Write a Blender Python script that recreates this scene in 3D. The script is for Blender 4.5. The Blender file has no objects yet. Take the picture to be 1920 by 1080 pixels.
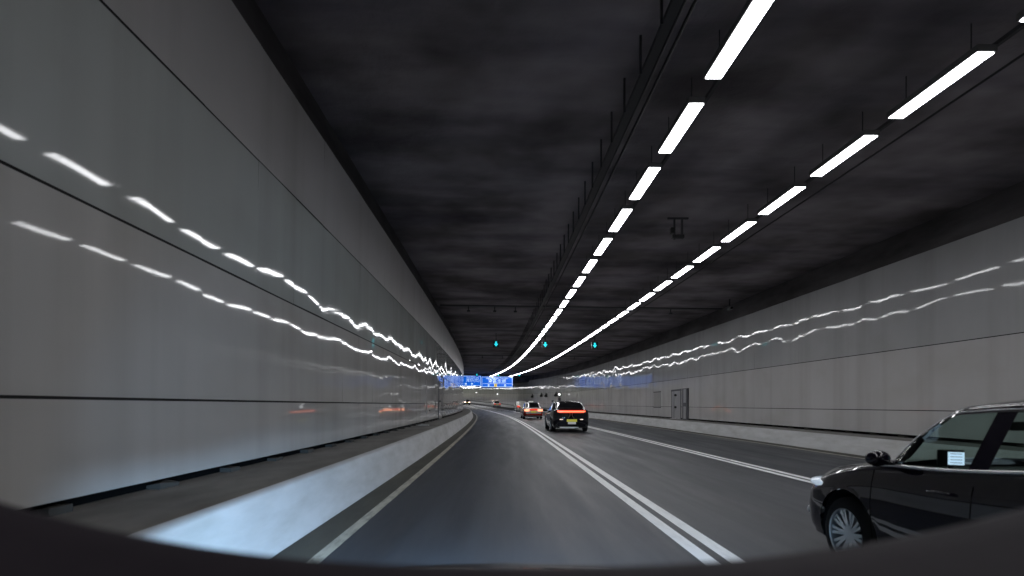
import bpy, bmesh, math, random
import numpy as np
from mathutils import Vector, Matrix
random.seed(7)
S = bpy.context.scene
# ------------------------------------------------------------------ camera, world, exposure
cam = bpy.data.cameras.new("camera"); cam_o = bpy.data.objects.new("camera", cam)
S.collection.objects.link(cam_o); S.camera = cam_o
EYE = 1.42
cam_o.location = (0, 0, EYE); cam_o.rotation_euler = (math.radians(90), 0, 0)
cam.sensor_width = 36; cam.lens = 18.75
cam.shift_x = 17.5/1920; cam.shift_y = 222.4/1920
cam.clip_start = 0.05; cam.clip_end = 2000
cam.dof.use_dof = True; cam.dof.focus_distance = 24; cam.dof.aperture_fstop = 1.6
W = bpy.data.worlds.new("World"); S.world = W; W.use_nodes = True
nt = W.node_tree; sky = nt.nodes.new("ShaderNodeTexSky"); sky.sky_type = 'NISHITA'; sky.sun_disc = False
sky.sun_elevation = math.radians(35); sky.sun_rotation = math.radians(120)
nt.links.new(sky.outputs[0], nt.nodes["Background"].inputs[0]); nt.nodes["Background"].inputs[1].default_value = 0.05
S.view_settings.view_transform = 'Standard'; S.view_settings.look = 'None'
S.view_settings.exposure = 0.0; S.view_settings.gamma = 1
S.render.engine = 'CYCLES'
S.cycles.use_denoising = True; S.cycles.max_bounces = 7; S.cycles.diffuse_bounces = 4
S.cycles.glossy_bounces = 4; S.cycles.sample_clamp_indirect = 6; S.cycles.caustics_reflective = False
S.cycles.caustics_refractive = False
LAMP = 21.0            # radiance of the tunnel strip lamps

# ------------------------------------------------------------------ object helpers
def link(o, parent=None):
    S.collection.objects.link(o)
    if parent: o.parent = parent
    return o
def tag(o, label=None, cat=None, group=None, kind=None):
    if label: o['label'] = label
    if cat: o['category'] = cat
    if group: o['group'] = group
    if kind: o['kind'] = kind
    return o
def thing(name, label, cat, loc=(0,0,0), rz=0, group=None, rx=0):
    o = bpy.data.objects.new(name, None); o.empty_display_size = .2; link(o)
    o.location = loc; o.rotation_euler = (rx, 0, rz)
    return tag(o, label, cat, group)
def copy_tree(o, parent=None):
    c = o.copy(); link(c); c.parent = parent
    for ch in o.children: copy_tree(ch, c)
    return c
class MB:
    def __init__(s): s.v=[]; s.f=[]
    def add(s, vs, fs):
        n=len(s.v); s.v += [tuple(v) for v in vs]; s.f += [tuple(i+n for i in f) for f in fs]; return s
    def box(s, c, d, M=None):
        x,y,z = d[0]/2,d[1]/2,d[2]/2
        vs=[Vector((a*x,b*y,e*z)) for a in(-1,1) for b in(-1,1) for e in(-1,1)]
        if M is not None: vs=[M@v for v in vs]
        vs=[v+Vector(c) for v in vs]
        return s.add(vs,[(0,1,3,2),(4,6,7,5),(0,4,5,1),(2,3,7,6),(0,2,6,4),(1,5,7,3)])
    def tube(s, pts, r, n=8):
        pts=[Vector(p) for p in pts]; rings=[]
        for i,p in enumerate(pts):
            a=pts[max(i-1,0)]; b=pts[min(i+1,len(pts)-1)]; t=(b-a).normalized()
            u=t.cross(Vector((0,0,1)));
            if u.length<1e-3: u=t.cross(Vector((1,0,0)))
            u.normalize(); w=t.cross(u)
            rr=r[i] if isinstance(r,(list,tuple)) else r
            rings.append([p+rr*(math.cos(2*math.pi*k/n)*u+math.sin(2*math.pi*k/n)*w) for k in range(n)])
        vs=[v for R in rings for v in R]; fs=[]
        for i in range(len(pts)-1):
            for k in range(n): fs.append((i*n+k,i*n+(k+1)%n,(i+1)*n+(k+1)%n,(i+1)*n+k))
        fs.append(tuple(range(n-1,-1,-1))); fs.append(tuple((len(pts)-1)*n+k for k in range(n)))
        return s.add(vs,fs)
    def lathe(s, prof, axis='x', n=32, c=(0,0,0)):   # prof: (axial, radius)
        vs=[]; fs=[]
        for a,r in prof:
            for k in range(n):
                t=2*math.pi*k/n
                p=(a,r*math.cos(t),r*math.sin(t)) if axis=='x' else ((r*math.cos(t),a,r*math.sin(t)) if axis=='y' else (r*math.cos(t),r*math.sin(t),a))
                vs.append((p[0]+c[0],p[1]+c[1],p[2]+c[2]))
        for i in range(len(prof)-1):
            for k in range(n): fs.append((i*n+k,i*n+(k+1)%n,(i+1)*n+(k+1)%n,(i+1)*n+k))
        return s.add(vs,fs)
    def ball(s, c, r, n=16, m=10):
        vs=[];fs=[]
        for i in range(m+1):
            a=math.pi*i/m
            for k in range(n):
                t=2*math.pi*k/n
                vs.append((c[0]+r[0]*math.sin(a)*math.cos(t),c[1]+r[1]*math.sin(a)*math.sin(t),c[2]+r[2]*math.cos(a)))
        for i in range(m):
            for k in range(n): fs.append((i*n+k,(i+1)*n+k,(i+1)*n+(k+1)%n,i*n+(k+1)%n))
        return s.add(vs,fs)
    def build(s, name, mat, parent=None, smooth=False, bevel=0, angle=None, solid=0):
        me=bpy.data.meshes.new(name); me.from_pydata(s.v,[],s.f); me.update()
        bm=bmesh.new(); bm.from_mesh(me)
        bmesh.ops.remove_doubles(bm,verts=bm.verts,dist=1e-5)
        bmesh.ops.recalc_face_normals(bm,faces=bm.faces)
        if bevel: bmesh.ops.bevel(bm,geom=[e for e in bm.edges if e.is_manifold and e.calc_face_angle(0)>.6],offset=bevel,segments=2,affect='EDGES',profile=.6)
        for f in bm.faces: f.smooth=smooth or (angle is not None)
        if angle is not None:
            for e in bm.edges:
                if e.is_manifold and e.calc_face_angle(0)>angle: e.smooth=False
        bm.to_mesh(me); bm.free()
        o=bpy.data.objects.new(name,me); me.materials.append(mat); link(o,parent)
        if solid:
            m=o.modifiers.new('s','SOLIDIFY'); m.thickness=solid; m.offset=-1
        return o

# ------------------------------------------------------------------ materials
def lin(c): return tuple((x/12.92 if x<=.04045 else ((x+.055)/1.055)**2.4) for x in c)
def mat(name, col, rough=.5, metal=0, spec=.5, emit=None, es=0, coat=0, alpha=1, trans=0, ior=1.5):
    m=bpy.data.materials.new(name); m.use_nodes=True; b=m.node_tree.nodes["Principled BSDF"]
    b.inputs["Base Color"].default_value=(*col,1); b.inputs["Roughness"].default_value=rough
    b.inputs["Metallic"].default_value=metal; b.inputs["Specular IOR Level"].default_value=spec
    b.inputs["Coat Weight"].default_value=coat; b.inputs["Coat Roughness"].default_value=.03
    b.inputs["Transmission Weight"].default_value=trans; b.inputs["IOR"].default_value=ior
    b.inputs["Alpha"].default_value=alpha
    if emit: b.inputs["Emission Color"].default_value=(*emit,1); b.inputs["Emission Strength"].default_value=es
    return m
def nodes(m): return m.node_tree.nodes, m.node_tree.links, m.node_tree.nodes["Principled BSDF"]
def add_noise(m, c1, c2, scale=(1,1,1), sc=2.0, detail=6, lo=.35, hi=.65, rough=None, bump=0, bsc=None, bdist=.01):
    N,L,b=nodes(m)
    tc=N.new("ShaderNodeNewGeometry"); mp=N.new("ShaderNodeMapping"); mp.inputs["Scale"].default_value=scale
    L.new(tc.outputs["Position"],mp.inputs[0])
    n=N.new("ShaderNodeTexNoise"); n.inputs["Scale"].default_value=sc; n.inputs["Detail"].default_value=detail
    n.inputs["Roughness"].default_value=.6
    L.new(mp.outputs[0],n.inputs["Vector"])
    r=N.new("ShaderNodeValToRGB"); r.color_ramp.elements[0].position=lo; r.color_ramp.elements[1].position=hi
    r.color_ramp.elements[0].color=(*c1,1); r.color_ramp.elements[1].color=(*c2,1)
    L.new(n.outputs[0],r.inputs[0]); L.new(r.outputs[0],b.inputs["Base Color"])
    if rough:
        q=N.new("ShaderNodeMapRange"); q.inputs[3].default_value=rough[0]; q.inputs[4].default_value=rough[1]
        q.inputs[1].default_value=.3; q.inputs[2].default_value=.7
        L.new(n.outputs[0],q.inputs[0]); L.new(q.outputs[0],b.inputs["Roughness"])
    if bump:
        n2=N.new("ShaderNodeTexNoise"); n2.inputs["Scale"].default_value=bsc or 40; n2.inputs["Detail"].default_value=8
        L.new(tc.outputs["Position"],n2.inputs["Vector"])
        bp=N.new("ShaderNodeBump"); bp.inputs["Strength"].default_value=bump; bp.inputs["Distance"].default_value=bdist
        L.new(n2.outputs[0],bp.inputs["Height"]); L.new(bp.outputs[0],b.inputs["Normal"])
    return r
def mixc(m, tex_out, fac_lo, fac_hi, darkcol):
    """multiply the current base colour by a mask"""
    N,L,b=nodes(m)
    src=b.inputs["Base Color"].links[0].from_socket
    mr=N.new("ShaderNodeMapRange"); mr.inputs[1].default_value=fac_lo; mr.inputs[2].default_value=fac_hi
    L.new(tex_out,mr.inputs[0])
    mx=N.new("ShaderNodeMix"); mx.data_type='RGBA'; mx.blend_type='MULTIPLY'
    L.new(mr.outputs[0],mx.inputs[0]); L.new(src,mx.inputs[6]); mx.inputs[7].default_value=(*darkcol,1)
    L.new(mx.outputs[2],b.inputs["Base Color"])
def noise_out(m, scale, sc, detail=4):
    N,L,b=nodes(m); tc=N.new("ShaderNodeNewGeometry"); mp=N.new("ShaderNodeMapping"); mp.inputs["Scale"].default_value=scale
    L.new(tc.outputs["Position"],mp.inputs[0]); n=N.new("ShaderNodeTexNoise"); n.inputs["Scale"].default_value=sc
    n.inputs["Detail"].default_value=detail; L.new(mp.outputs[0],n.inputs["Vector"]); return n.outputs[0]

M={}
M['asphalt']=mat('asphalt',(.06,.06,.062),.55)
add_noise(M['asphalt'],(.036,.040,.047),(.062,.067,.077),(1.4,.12,1),1.6,7,.3,.7,rough=(.40,.62),bump=.6,bsc=110,bdist=.006)
mixc(M['asphalt'],noise_out(M['asphalt'],(.8,.03,1),1.1,3),.42,.66,(.58,.61,.66))
mixc(M['asphalt'],noise_out(M['asphalt'],(.5,.09,1),.8,8),.56,.66,(.78,.78,.78))
M['shoulder']=mat('shoulder',(.05,.048,.04),.75)
add_noise(M['shoulder'],(.035,.034,.028),(.085,.08,.062),(2,.5,1),1.3,8,.3,.7,bump=.4,bsc=90,bdist=.006)
M['paint']=mat('road_paint',(.75,.74,.68),.5)
add_noise(M['paint'],(.74,.76,.76),(.90,.91,.91),(3,.6,1),5,8,.28,.5,bump=.2,bsc=120,bdist=.003)
M['paint_edge']=mat('edge_paint',(.5,.48,.40),.6)
add_noise(M['paint_edge'],(.22,.21,.17),(.50,.48,.40),(3,.8,1),4,8,.3,.55,bump=.2,bsc=120,bdist=.003)
def panel_mat(name, c1, c2, rough, spec, scl=(.8,.25,.12)):
    m=mat(name,c1,rough,spec=spec); add_noise(m,c1,c2,scl,1.2,5,.3,.7)
    mixc(m,noise_out(m,(1,1.6,.05),1.0,5),.48,.75,(.86,.85,.84))     # run-down dirt streaks
    mixc(m,noise_out(m,(1,.5,.8),.9,7),.5,.8,(.90,.89,.86))
    N,L,b=nodes(m)
    n=noise_out(m,(1,.9,.9),.55,2); bp=N.new("ShaderNodeBump"); bp.inputs["Distance"].default_value=.012; bp.inputs["Strength"].default_value=.45
    L.new(n,bp.inputs["Height"]); L.new(bp.outputs[0],b.inputs["Normal"])
    return m
M['panel_low']=panel_mat('vitreous_panel',(.40,.395,.385),(.50,.49,.475),.04,.24)
M['panel_mid']=panel_mat('green_grey_panel',(.36,.385,.38),(.43,.448,.438),.042,.30)
M['panel_low_matt']=panel_mat('worn_vitreous_panel',(.50,.49,.485),(.58,.57,.565),.045,.18)
M['panel_mid_matt']=panel_mat('worn_grey_panel',(.40,.405,.41),(.48,.482,.485),.042,.20)
M['panel_top']=panel_mat('upper_panel',(.37,.36,.36),(.43,.42,.42),.30,.3)
M['black']=mat('black_gap',(.004,.004,.004),.9,spec=.1)
M['joint']=mat('joint_seal',(.012,.012,.013),.7,spec=.2)
M['upper']=mat('dark_upper_wall',(.1,.1,.1),.9,spec=.2)
add_noise(M['upper'],(.07,.066,.066),(.15,.14,.145),(1,.3,1),1,6)
M['ceil']=mat('fireproof_ceiling',(.06,.058,.06),.95,spec=.15)
add_noise(M['ceil'],(.17,.152,.156),(.44,.40,.43),(.30,.36,1),1.0,3.5,.36,.66,bump=.5,bsc=7,bdist=.04)
mixc(M['ceil'],noise_out(M['ceil'],(.25,1,1),.8,5),.45,.72,(.55,.55,.6))
M['concrete']=mat('barrier_concrete',(.45,.45,.44),.8)
add_noise(M['concrete'],(.42,.425,.42),(.56,.565,.57),(1.5,.5,2.5),1.3,9,.3,.62,bump=.2,bsc=30,bdist=.004)
mixc(M['concrete'],noise_out(M['concrete'],(1,.7,3),1.3,8),.50,.8,(.84,.83,.80))
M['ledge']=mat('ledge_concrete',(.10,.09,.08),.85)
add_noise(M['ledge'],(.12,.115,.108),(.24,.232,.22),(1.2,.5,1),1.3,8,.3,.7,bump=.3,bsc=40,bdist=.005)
M['bracket']=mat('bracket_concrete',(.05,.047,.042),.9)
M['dark_metal']=mat('dark_metal',(.055,.055,.06),.5,metal=.3)
M['housing']=mat('lamp_housing',(.16,.16,.165),.45,metal=.5)
M['diffuser']=mat('lamp_diffuser',(.8,.8,.8),.4,emit=(.97,.975,1.0),es=LAMP)
M['cable']=mat('cable_sheath',(.02,.02,.022),.6)
M['plate']=mat('white_plate',(.65,.65,.63),.5)
M['door']=mat('door_paint',(.36,.36,.37),.3)
M['door_frame']=mat('door_frame_metal',(.09,.09,.10),.5)
M['sign_blue']=mat('sign_blue',(.002,.05,.30),.5,emit=(.0,.13,.75),es=.85)
M['sign_white']=mat('sign_white',(.8,.85,.9),.5,emit=(.6,.82,1),es=.8)
M['sign_yellow']=mat('sign_yellow',(.8,.6,.1),.5,emit=(1,.75,.2),es=.7)
M['signal']=mat('lane_arrow',(.0,.5,.55),.5,emit=(.03,.72,.85),es=1.15)
M['dash']=mat('dashboard_plastic',(.030,.024,.030),.75,spec=.25)
add_noise(M['dash'],(.019,.015,.020),(.027,.021,.027),(1,1,1),6,5,bump=.15,bsc=260,bdist=.0015)
M['tyre']=mat('tyre_rubber',(.012,.012,.013),.85,spec=.25)
M['rim']=mat('alloy_rim',(.60,.66,.70),.32,metal=.9)
M['brake']=mat('brake_disc',(.10,.11,.12),.4,metal=.7)
M['glass']=mat('tinted_glass',(1,1,1),.02)
N_,L_,b_=nodes(M['glass']); tr_=N_.new("ShaderNodeBsdfTransparent"); tr_.inputs[0].default_value=(.62,.72,.69,1)
gl_=N_.new("ShaderNodeBsdfGlossy"); gl_.inputs["Roughness"].default_value=.02; fw_=N_.new("ShaderNodeLayerWeight"); pw_=N_.new("ShaderNodeMath"); pw_.operation='POWER'; pw_.inputs[1].default_value=4; L_.new(fw_.outputs["Facing"],pw_.inputs[0])
fr_=N_.new("ShaderNodeMath"); fr_.operation='MULTIPLY_ADD'; L_.new(pw_.outputs[0],fr_.inputs[0]); fr_.inputs[1].default_value=.55; fr_.inputs[2].default_value=.035
mx_=N_.new("ShaderNodeMixShader"); L_.new(fr_.outputs[0],mx_.inputs[0]); L_.new(tr_.outputs[0],mx_.inputs[1]); L_.new(gl_.outputs[0],mx_.inputs[2])
L_.new(mx_.outputs[0],N_["Material Output"].inputs[0])
M['glass_dark']=mat('dark_glass',(.006,.007,.008),.03,spec=.7,coat=.4)
M['chrome']=mat('chrome_trim',(.85,.86,.88),.30,metal=1)
M['black_plastic']=mat('black_plastic',(.012,.012,.013),.4)
M['interior']=mat('cabin_trim',(.03,.031,.032),.8)
M['seat']=mat('seat_fabric',(.022,.023,.024),.85)
M['belt']=mat('seat_belt',(.09,.105,.10),.8,spec=.1)
M['headlight']=mat('headlight_lens',(.30,.34,.40),.06,spec=.8,emit=(.7,.85,1),es=.5,coat=1)
M['screen']=mat('lit_screen',(.2,.3,.5),.3,emit=(.62,.78,1),es=1.3)
M['screen_text']=mat('screen_text',(.1,.12,.2),.3,emit=(.25,.33,.55),es=.6)
M['tail']=mat('tail_light_red',(.4,.02,.008),.25,emit=(1,.07,.03),es=.8)
M['tail_hot']=mat('tail_light_bright',(.8,.3,.2),.25,emit=(1,.38,.21),es=1.9)
M['tail_far']=mat('tail_light_far',(.8,.5,.4),.3,emit=(1,.72,.60),es=4.0)
M['tail_bar']=mat('light_bar_red',(.6,.15,.08),.25,emit=(1,.27,.13),es=1.45)
M['reflector']=mat('rear_fog_lamp',(.7,.6,.55),.2,emit=(1,.75,.65),es=.9)
M['yellow_plate']=mat('yellow_plate',(.75,.70,.10),.4,emit=(.8,.72,.08),es=.18)
M['white_plate']=mat('white_number_plate',(.75,.75,.72),.4,emit=(.8,.8,.75),es=.18)
def paint(name,col,metal=.0,rough=.28): return mat(name,col,rough,metal=metal,coat=1,spec=.04)
M['navy']=paint('midnight_paint',(.0060,.0045,.011),0,.3)
M['ink']=paint('black_blue_paint',(.003,.0035,.007),0,.3)
M['red']=paint('red_paint',(.32,.018,.012))
M['silver']=paint('silver_paint',(.55,.55,.54),.3)
M['white']=paint('white_paint',(.62,.62,.58))
M['grey']=paint('grey_paint',(.05,.05,.055))

# ------------------------------------------------------------------ the tunnel's line: a straight run that bends left and climbs
NODES=[-80,0,25,50,80,120,180,300]
KH=[.0004,.00046,.0007,.0014,.00235,.00115,.00105,.00105]
KV=[0,.00034,.00005,0,.0004,.00012,.0001,.0001]
ZZ=np.arange(-80,300.01,.25)
def integ(k):
    kk=np.interp(ZZ,NODES,k); h=np.concatenate([[0],np.cumsum((kk[1:]+kk[:-1])/2*.25)]); i0=int(80/.25)
    h=h-h[i0]; c=np.concatenate([[0],np.cumsum((h[1:]+h[:-1])/2*.25)]); return c-c[i0],h
CX,CH=integ(KH); RZ,RH=integ(KV)
ROLL=-.0136
def cx(y): return -float(np.interp(y,ZZ,CX))
def rz(y): return float(np.interp(y,ZZ,RZ)) if y>0 else 0.0
def heading(y): return math.atan(float(np.interp(y,ZZ,CH)))
def pitch(y): return math.atan(float(np.interp(y,ZZ,RH))) if y>0 else 0.0
def P(X,Y,z=0): return Vector((X+cx(Y),Y,z+rz(Y)+ROLL*(X-5)))
Y0,Y1=-70,285
def ys(step=2.5,a=Y0,b=Y1):
    n=max(1,int(round((b-a)/step))); return [a+(b-a)*i/n for i in range(n+1)]
def strip(mb, prof, Ys):       # prof list of (X,z), swept along the line
    vs=[P(x,y,z) for y in Ys for x,z in prof]; n=len(prof); fs=[]
    for i in range(len(Ys)-1):
        for k in range(n-1): fs.append((i*n+k,i*n+k+1,(i+1)*n+k+1,(i+1)*n+k))
    return mb.add(vs,fs)
XL,XR=-3.22,12.47
TOEL,TOPL,TOER,TOPR=-2.02,-2.20,10.85,11.02
ZL=.53
# road (kept as sheets about 4 mm apart)
mb=MB(); strip(mb,[(-6,-.012),(0,-.012),(6,-.012),(16,-.012)],ys())
tag(mb.build('ground',M['shoulder']),kind='structure')
mb=MB(); strip(mb,[(TOEL-.02,-.004),(-1.5,-.004)],ys()); strip(mb,[(10.2,-.004),(TOER+.02,-.004)],ys())
tag(mb.build('drainage_shoulder',M['shoulder']),kind='structure')
mb=MB(); strip(mb,[(-1.66,0),(0,0),(2,0),(6,0),(8,0),(10.3,0)],ys())
tag(mb.build('road',M['asphalt']),kind='structure')
def line(x0,x1,m,z=.004): 
    mb=MB(); strip(mb,[(x0,z),(x1,z)],ys(1.5)); return mb
X1,X2=1.96,5.91
tag(line(-1.665,-1.545,M['paint_edge']).build('edge_marking',M['paint_edge']),kind='structure')
tag(line(10.10,10.22,M['paint_edge']).build('edge_marking',M['paint_edge']),kind='structure')
mb=MB(); strip(mb,[(X1-.20,.004),(X1-.05,.004)],ys(1.5)); strip(mb,[(X1+.05,.004),(X1+.20,.004)],ys(1.5))
tag(mb.build('lane_marking',M['paint']),kind='structure')
mb=MB(); strip(mb,[(X2-.20,.004),(X2-.05,.004)],ys(1.5)); strip(mb,[(X2+.05,.004),(X2+.20,.004)],ys(1.5))
tag(mb.build('lane_marking',M['paint']),kind='structure')
# ceiling and dark upper walls
mb=MB(); strip(mb,[(XL-.5,7.0),(2,7.03),(5,7.05),(9,7.03),(XR+.5,7.0)],ys())
tag(mb.build('ceiling',M['ceil']),kind='structure')
mb=MB(); strip(mb,[(XL-.4,5.75),(5,5.78),(XR+.4,5.75)],ys(2.5,112,Y1))
v=[P(x,112,z) for x in (XL-.4,5,XR+.4) for z in (5.75,7.0)]; mb.add(v,[(0,1,3,2),(2,3,5,4)])
tag(mb.build('low_ceiling',M['upper']),kind='structure')
# kerb barriers and walkways
for side,toe,top,wall,lab in ((-1,TOEL,TOPL,XL,'pale concrete barrier at the foot of the left tunnel wall, lit blue by headlights'),
                              (1,TOER,TOPR,XR,'low pale concrete barrier along the right tunnel wall beyond the third lane')):
    t=thing('concrete_barrier',lab,'barrier',P((toe+top)/2,0))
    def sub(mb,name,m,**k):
        mb.v=[tuple(Vector(v)-t.location) for v in mb.v]; return mb.build(name,m,t,**k)
    mb=MB(); strip(mb,[(toe,-.01),(toe+side*.05,.10),(top-side*.03,ZL-.03),(top,ZL),(top+side*.10,ZL)],ys(2.0))
    sub(mb,'barrier_face',M['concrete'],angle=.9)
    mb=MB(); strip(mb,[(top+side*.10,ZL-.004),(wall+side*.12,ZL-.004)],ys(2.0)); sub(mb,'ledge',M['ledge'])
mb=MB(); v=[P(x,20.7+dy,ZL+z) for x in (-3.15,-2.75) for dy in (-.12,.12) for z in (0,.02)]
mb.add(v,[(0,1,3,2),(4,6,7,5),(0,4,5,1),(2,3,7,6),(0,2,6,4),(1,5,7,3)])
tag(mb.build('drain_cover',M['plate']),'small white metal plate lying across the left ledge','cover')

# ------------------------------------------------------------------ panelled side walls
PW=1.27
def vnoise(seed):
    rnd=random.Random(seed); T=[[rnd.gauss(0,1) for _ in range(64)] for _ in range(64)]
    def f(a,b):
        i,j=math.floor(a),math.floor(b); u,v=a-i,b-j; u=u*u*u*(u*(6*u-15)+10); v=v*v*v*(v*(6*v-15)+10)
        g=lambda p,q:T[p%64][(q+(p//64)*17)%64]
        return (g(i,j)*(1-u)+g(i+1,j)*u)*(1-v)+(g(i,j+1)*(1-u)+g(i+1,j+1)*u)*v
    return f
def panels(mb, side, xw, z0, z1, tilt, amp, a=-40, b=Y1, seed=1, nz=8, ny=6):
    rnd=random.Random(seed); F=vnoise(seed+50); F2=vnoise(seed+90); n=int((b-a)/PW)
    for i in range(n):
        ya=a+i*PW-.002; yb=a+(i+1)*PW+.002
        tx=rnd.gauss(0,amp*.3); ty=rnd.gauss(0,amp*.9); off=rnd.gauss(0,.0002)
        vs=[];fs=[]
        for j in range(ny+1):
            y=ya+(yb-ya)*j/ny
            for k in range(nz+1):
                u=j/ny-.5; w=k/nz-.5; z=z0+(z1-z0)*k/nz
                d=off+tx*u*PW+ty*w*(z1-z0)+amp*(.60+1.35*min(max((y-8)/25,0),1))*F(y/1.15,z/.95)+amp*(.20+.45*min(max((y-8)/25,0),1))*F2(y/.5,z/.42)
                vs.append(P(xw-side*(tilt(z)+d),y,z))
        for j in range(ny):
            for k in range(nz):
                q=j*(nz+1)+k; fs.append((q,q+1,q+nz+2,q+nz+1))
        mb.add(vs,fs)
def tl(z):      # the left lining leans in very slightly towards the top
    return .0 if z<2.88 else (z-2.88)*.020
def tr(z): return 0.0
for side,xw,tilt,zm,zt,lab in ((-1,XL,tl,2.88,4.53,'tall glossy grey panelled wall curving along the left of the tunnel'),
                          (1,XR,tr,3.27,None,'grey panelled wall with a door along the right of the tunnel')):
    t=thing('tunnel_wall',lab,'wall',P(xw,0))
    def sub(mb,name,m,**k):
        mb.v=[tuple(Vector(v)-t.location) for v in mb.v]; return mb.build(name,m,t,**k)
    zb=ZL+.09; j=.012; ze=1.37
    mb=MB(); panels(mb,side,xw,zb,ze-j,tilt,.0028,seed=3+side); panels(mb,side,xw,ze+j,zm-j,tilt,.0028,seed=3+side)
    sub(mb,'lower_panels',M['panel_low' if side<0 else 'panel_low_matt'],smooth=True)
    if zt:
        mb=MB(); panels(mb,side,xw,zm+j,zt-j,tilt,.0034,seed=8); sub(mb,'middle_panels',M['panel_mid'],smooth=True)
        mb=MB(); panels(mb,side,xw,zt+j,6.04,tilt,.002,seed=9); sub(mb,'upper_panels',M['panel_top'],smooth=True)
    else:
        mb=MB(); panels(mb,side,xw,zm+j,6.04,tilt,.0030,seed=8); sub(mb,'upper_panels',M['panel_mid_matt'],smooth=True)
    # backing behind the panels, seen as the black slot at the foot and in the joints
    mb=MB(); strip(mb,[(xw+side*.12,ZL-.1),(xw+side*.12,6.0)],ys(2.5)); strip(mb,[(xw+side*.12,6.0),(xw-side*tilt(6.04),6.045)],ys(2.5))
    sub(mb,'backing',M['black'])
    for zz in (ze,zm,zt):
        if zz:
            mb=MB(); strip(mb,[(xw+side*.012-side*tilt(zz),zz-.016),(xw+side*.012-side*tilt(zz),zz+.016)],ys(1.27,-40)); sub(mb,'joint',M['joint'])
    mb=MB(); strip(mb,[(xw+side*.10,6.05),(xw+side*.25,7.02)],ys(2.5)); sub(mb,'upper_wall',M['upper'])
    base=None
    for i in range(46):
        y=2.6+i*PW; rnd=random.Random(i)
        mb=MB(); w=.10+.05*rnd.random()
        vs=[P(xw+side*dx,y+dy,ZL+z) for dx in (-.02,.11) for dy in (-w,w) for z in (-.01,.03+.03*rnd.random())]
        mb.add(vs,[(0,1,3,2),(4,6,7,5),(0,4,5,1),(2,3,7,6),(0,2,6,4),(1,5,7,3)])
        sub(mb,'bracket',M['bracket'])
# ------------------------------------------------------------------ ceiling strip lamps, two rows
def frame_at(X,Y,z):       # local frame along the tunnel's line
    return P(X,Y,z),-(-heading(Y)),pitch(Y)
LP=2.42; LL=1.74; LW=.24; LZ=6.46
proto=None
ORD=['nearest','second nearest','third','fourth','fifth','sixth','seventh','eighth','ninth','tenth','eleventh','twelfth','thirteenth','fourteenth','fifteenth','sixteenth']
def make_lamp():
    t=thing('strip_lamp','x','ceiling lamp')
    mb=MB(); mb.box((0,0,.055),(LW+.05,LL+.04,.10)); mb.build('housing',M['housing'],t,bevel=.01)
    mb=MB(); mb.box((0,0,-.001),(LW,LL-.02,.016)); mb.build('diffuser',M['diffuser'],t,bevel=.004)
    mb=MB()
    mb.box((0,-LL/2+.16,-.013),(LW+.012,.016,.008)); mb.build('end_clip',M['housing'],t)
    for y in (-LL*.36,LL*.36):
        mb=MB(); mb.box((0,y,.34),(.012,.012,.49)); mb.build('hanger',M['dark_metal'],t)
    return t
lamp0=make_lamp()
for rx,ph,row in ((3.27,8.25,'left'),(6.87,9.30,'right')):
    k=0; LP=2.42 if row=='left' else 2.34
    for i in range(-8,92 if row=='left' else 95):
        y=ph+i*LP+LL/2-LL    # far end sits at ph+i*LP
        if 108<y<121: continue
        p=P(rx,y,LZ if y<110 else 5.02)
        if i==-8 and row=='left': o=lamp0
        else: o=copy_tree(lamp0)
        o.location=p; o.rotation_euler=(pitch(y),0,heading(y))
        if y+LL/2<6.55: lab='strip lamp of the %s ceiling row overhead, before the first one in view'%row
        else:
            lab=('%s strip lamp in view of the %s ceiling row'%(ORD[k],row)) if k<len(ORD) else 'small strip lamp far down the %s ceiling row, beyond the first sixteen in view'%row
            k+=1
        tag(o,lab,'ceiling lamp','white strip lamps in the %s ceiling row'%row)
# lamp carrier rails
for rx,row in ((3.27,'left'),(6.87,'right')):
    mb=MB(); xs=rx+.22
    strip(mb,[(xs-.03,6.60),(xs+.03,6.60),(xs+.03,6.66),(xs-.03,6.66),(xs-.03,6.60)],ys(2.4,-20,230))
    tag(mb.build('lamp_rail',M['dark_metal']),'thin dark rail running along the right side of the %s lamp row'%row,'rail')
# cable tray beside the left lamp row
t=thing('cable_tray','dark cable tray hung on rods from the ceiling left of the lamps','cable tray',P(2.3,0,6.4))
def sub(mb,name,m,**k):
    mb.v=[tuple(Vector(v)-t.location) for v in mb.v]; return mb.build(name,m,t,**k)
mb=MB(); strip(mb,[(2.14,6.52),(2.14,6.46),(2.27,6.46),(2.27,6.52)],ys(2.4,-20,230)); sub(mb,'tray',M['dark_metal'],solid=.006)
for k in range(4):
    xk=(2.17,2.23,2.36,2.50)[k]; mb=MB(); strip(mb,[(xk+.026*math.cos(a*math.pi/3),(6.498 if k<2 else 6.62)+.026*math.sin(a*math.pi/3)) for a in range(7)],ys(2.4,-20,230)); sub(mb,'cable',M['cable'],smooth=True)
for i in range(98):
    y=3.9+i*1.06
    mb=MB(); q=P(2.12,y,6.75); mb.box(q,(.034,.034,.62)); sub(mb,'hanger_rod',M['dark_metal'])
# thin conduits under the ceiling
for xx,zz,lab in ((8.10,6.92,'thin dark conduit under the ceiling right of the right lamp row'),):
    mb=MB(); strip(mb,[(xx+.02*math.cos(a*math.pi/3),zz+.02*math.sin(a*math.pi/3)) for a in range(7)],ys(2.4,-20,120))
    tag(mb.build('conduit',M['cable'],smooth=True),lab,'conduit')
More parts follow.
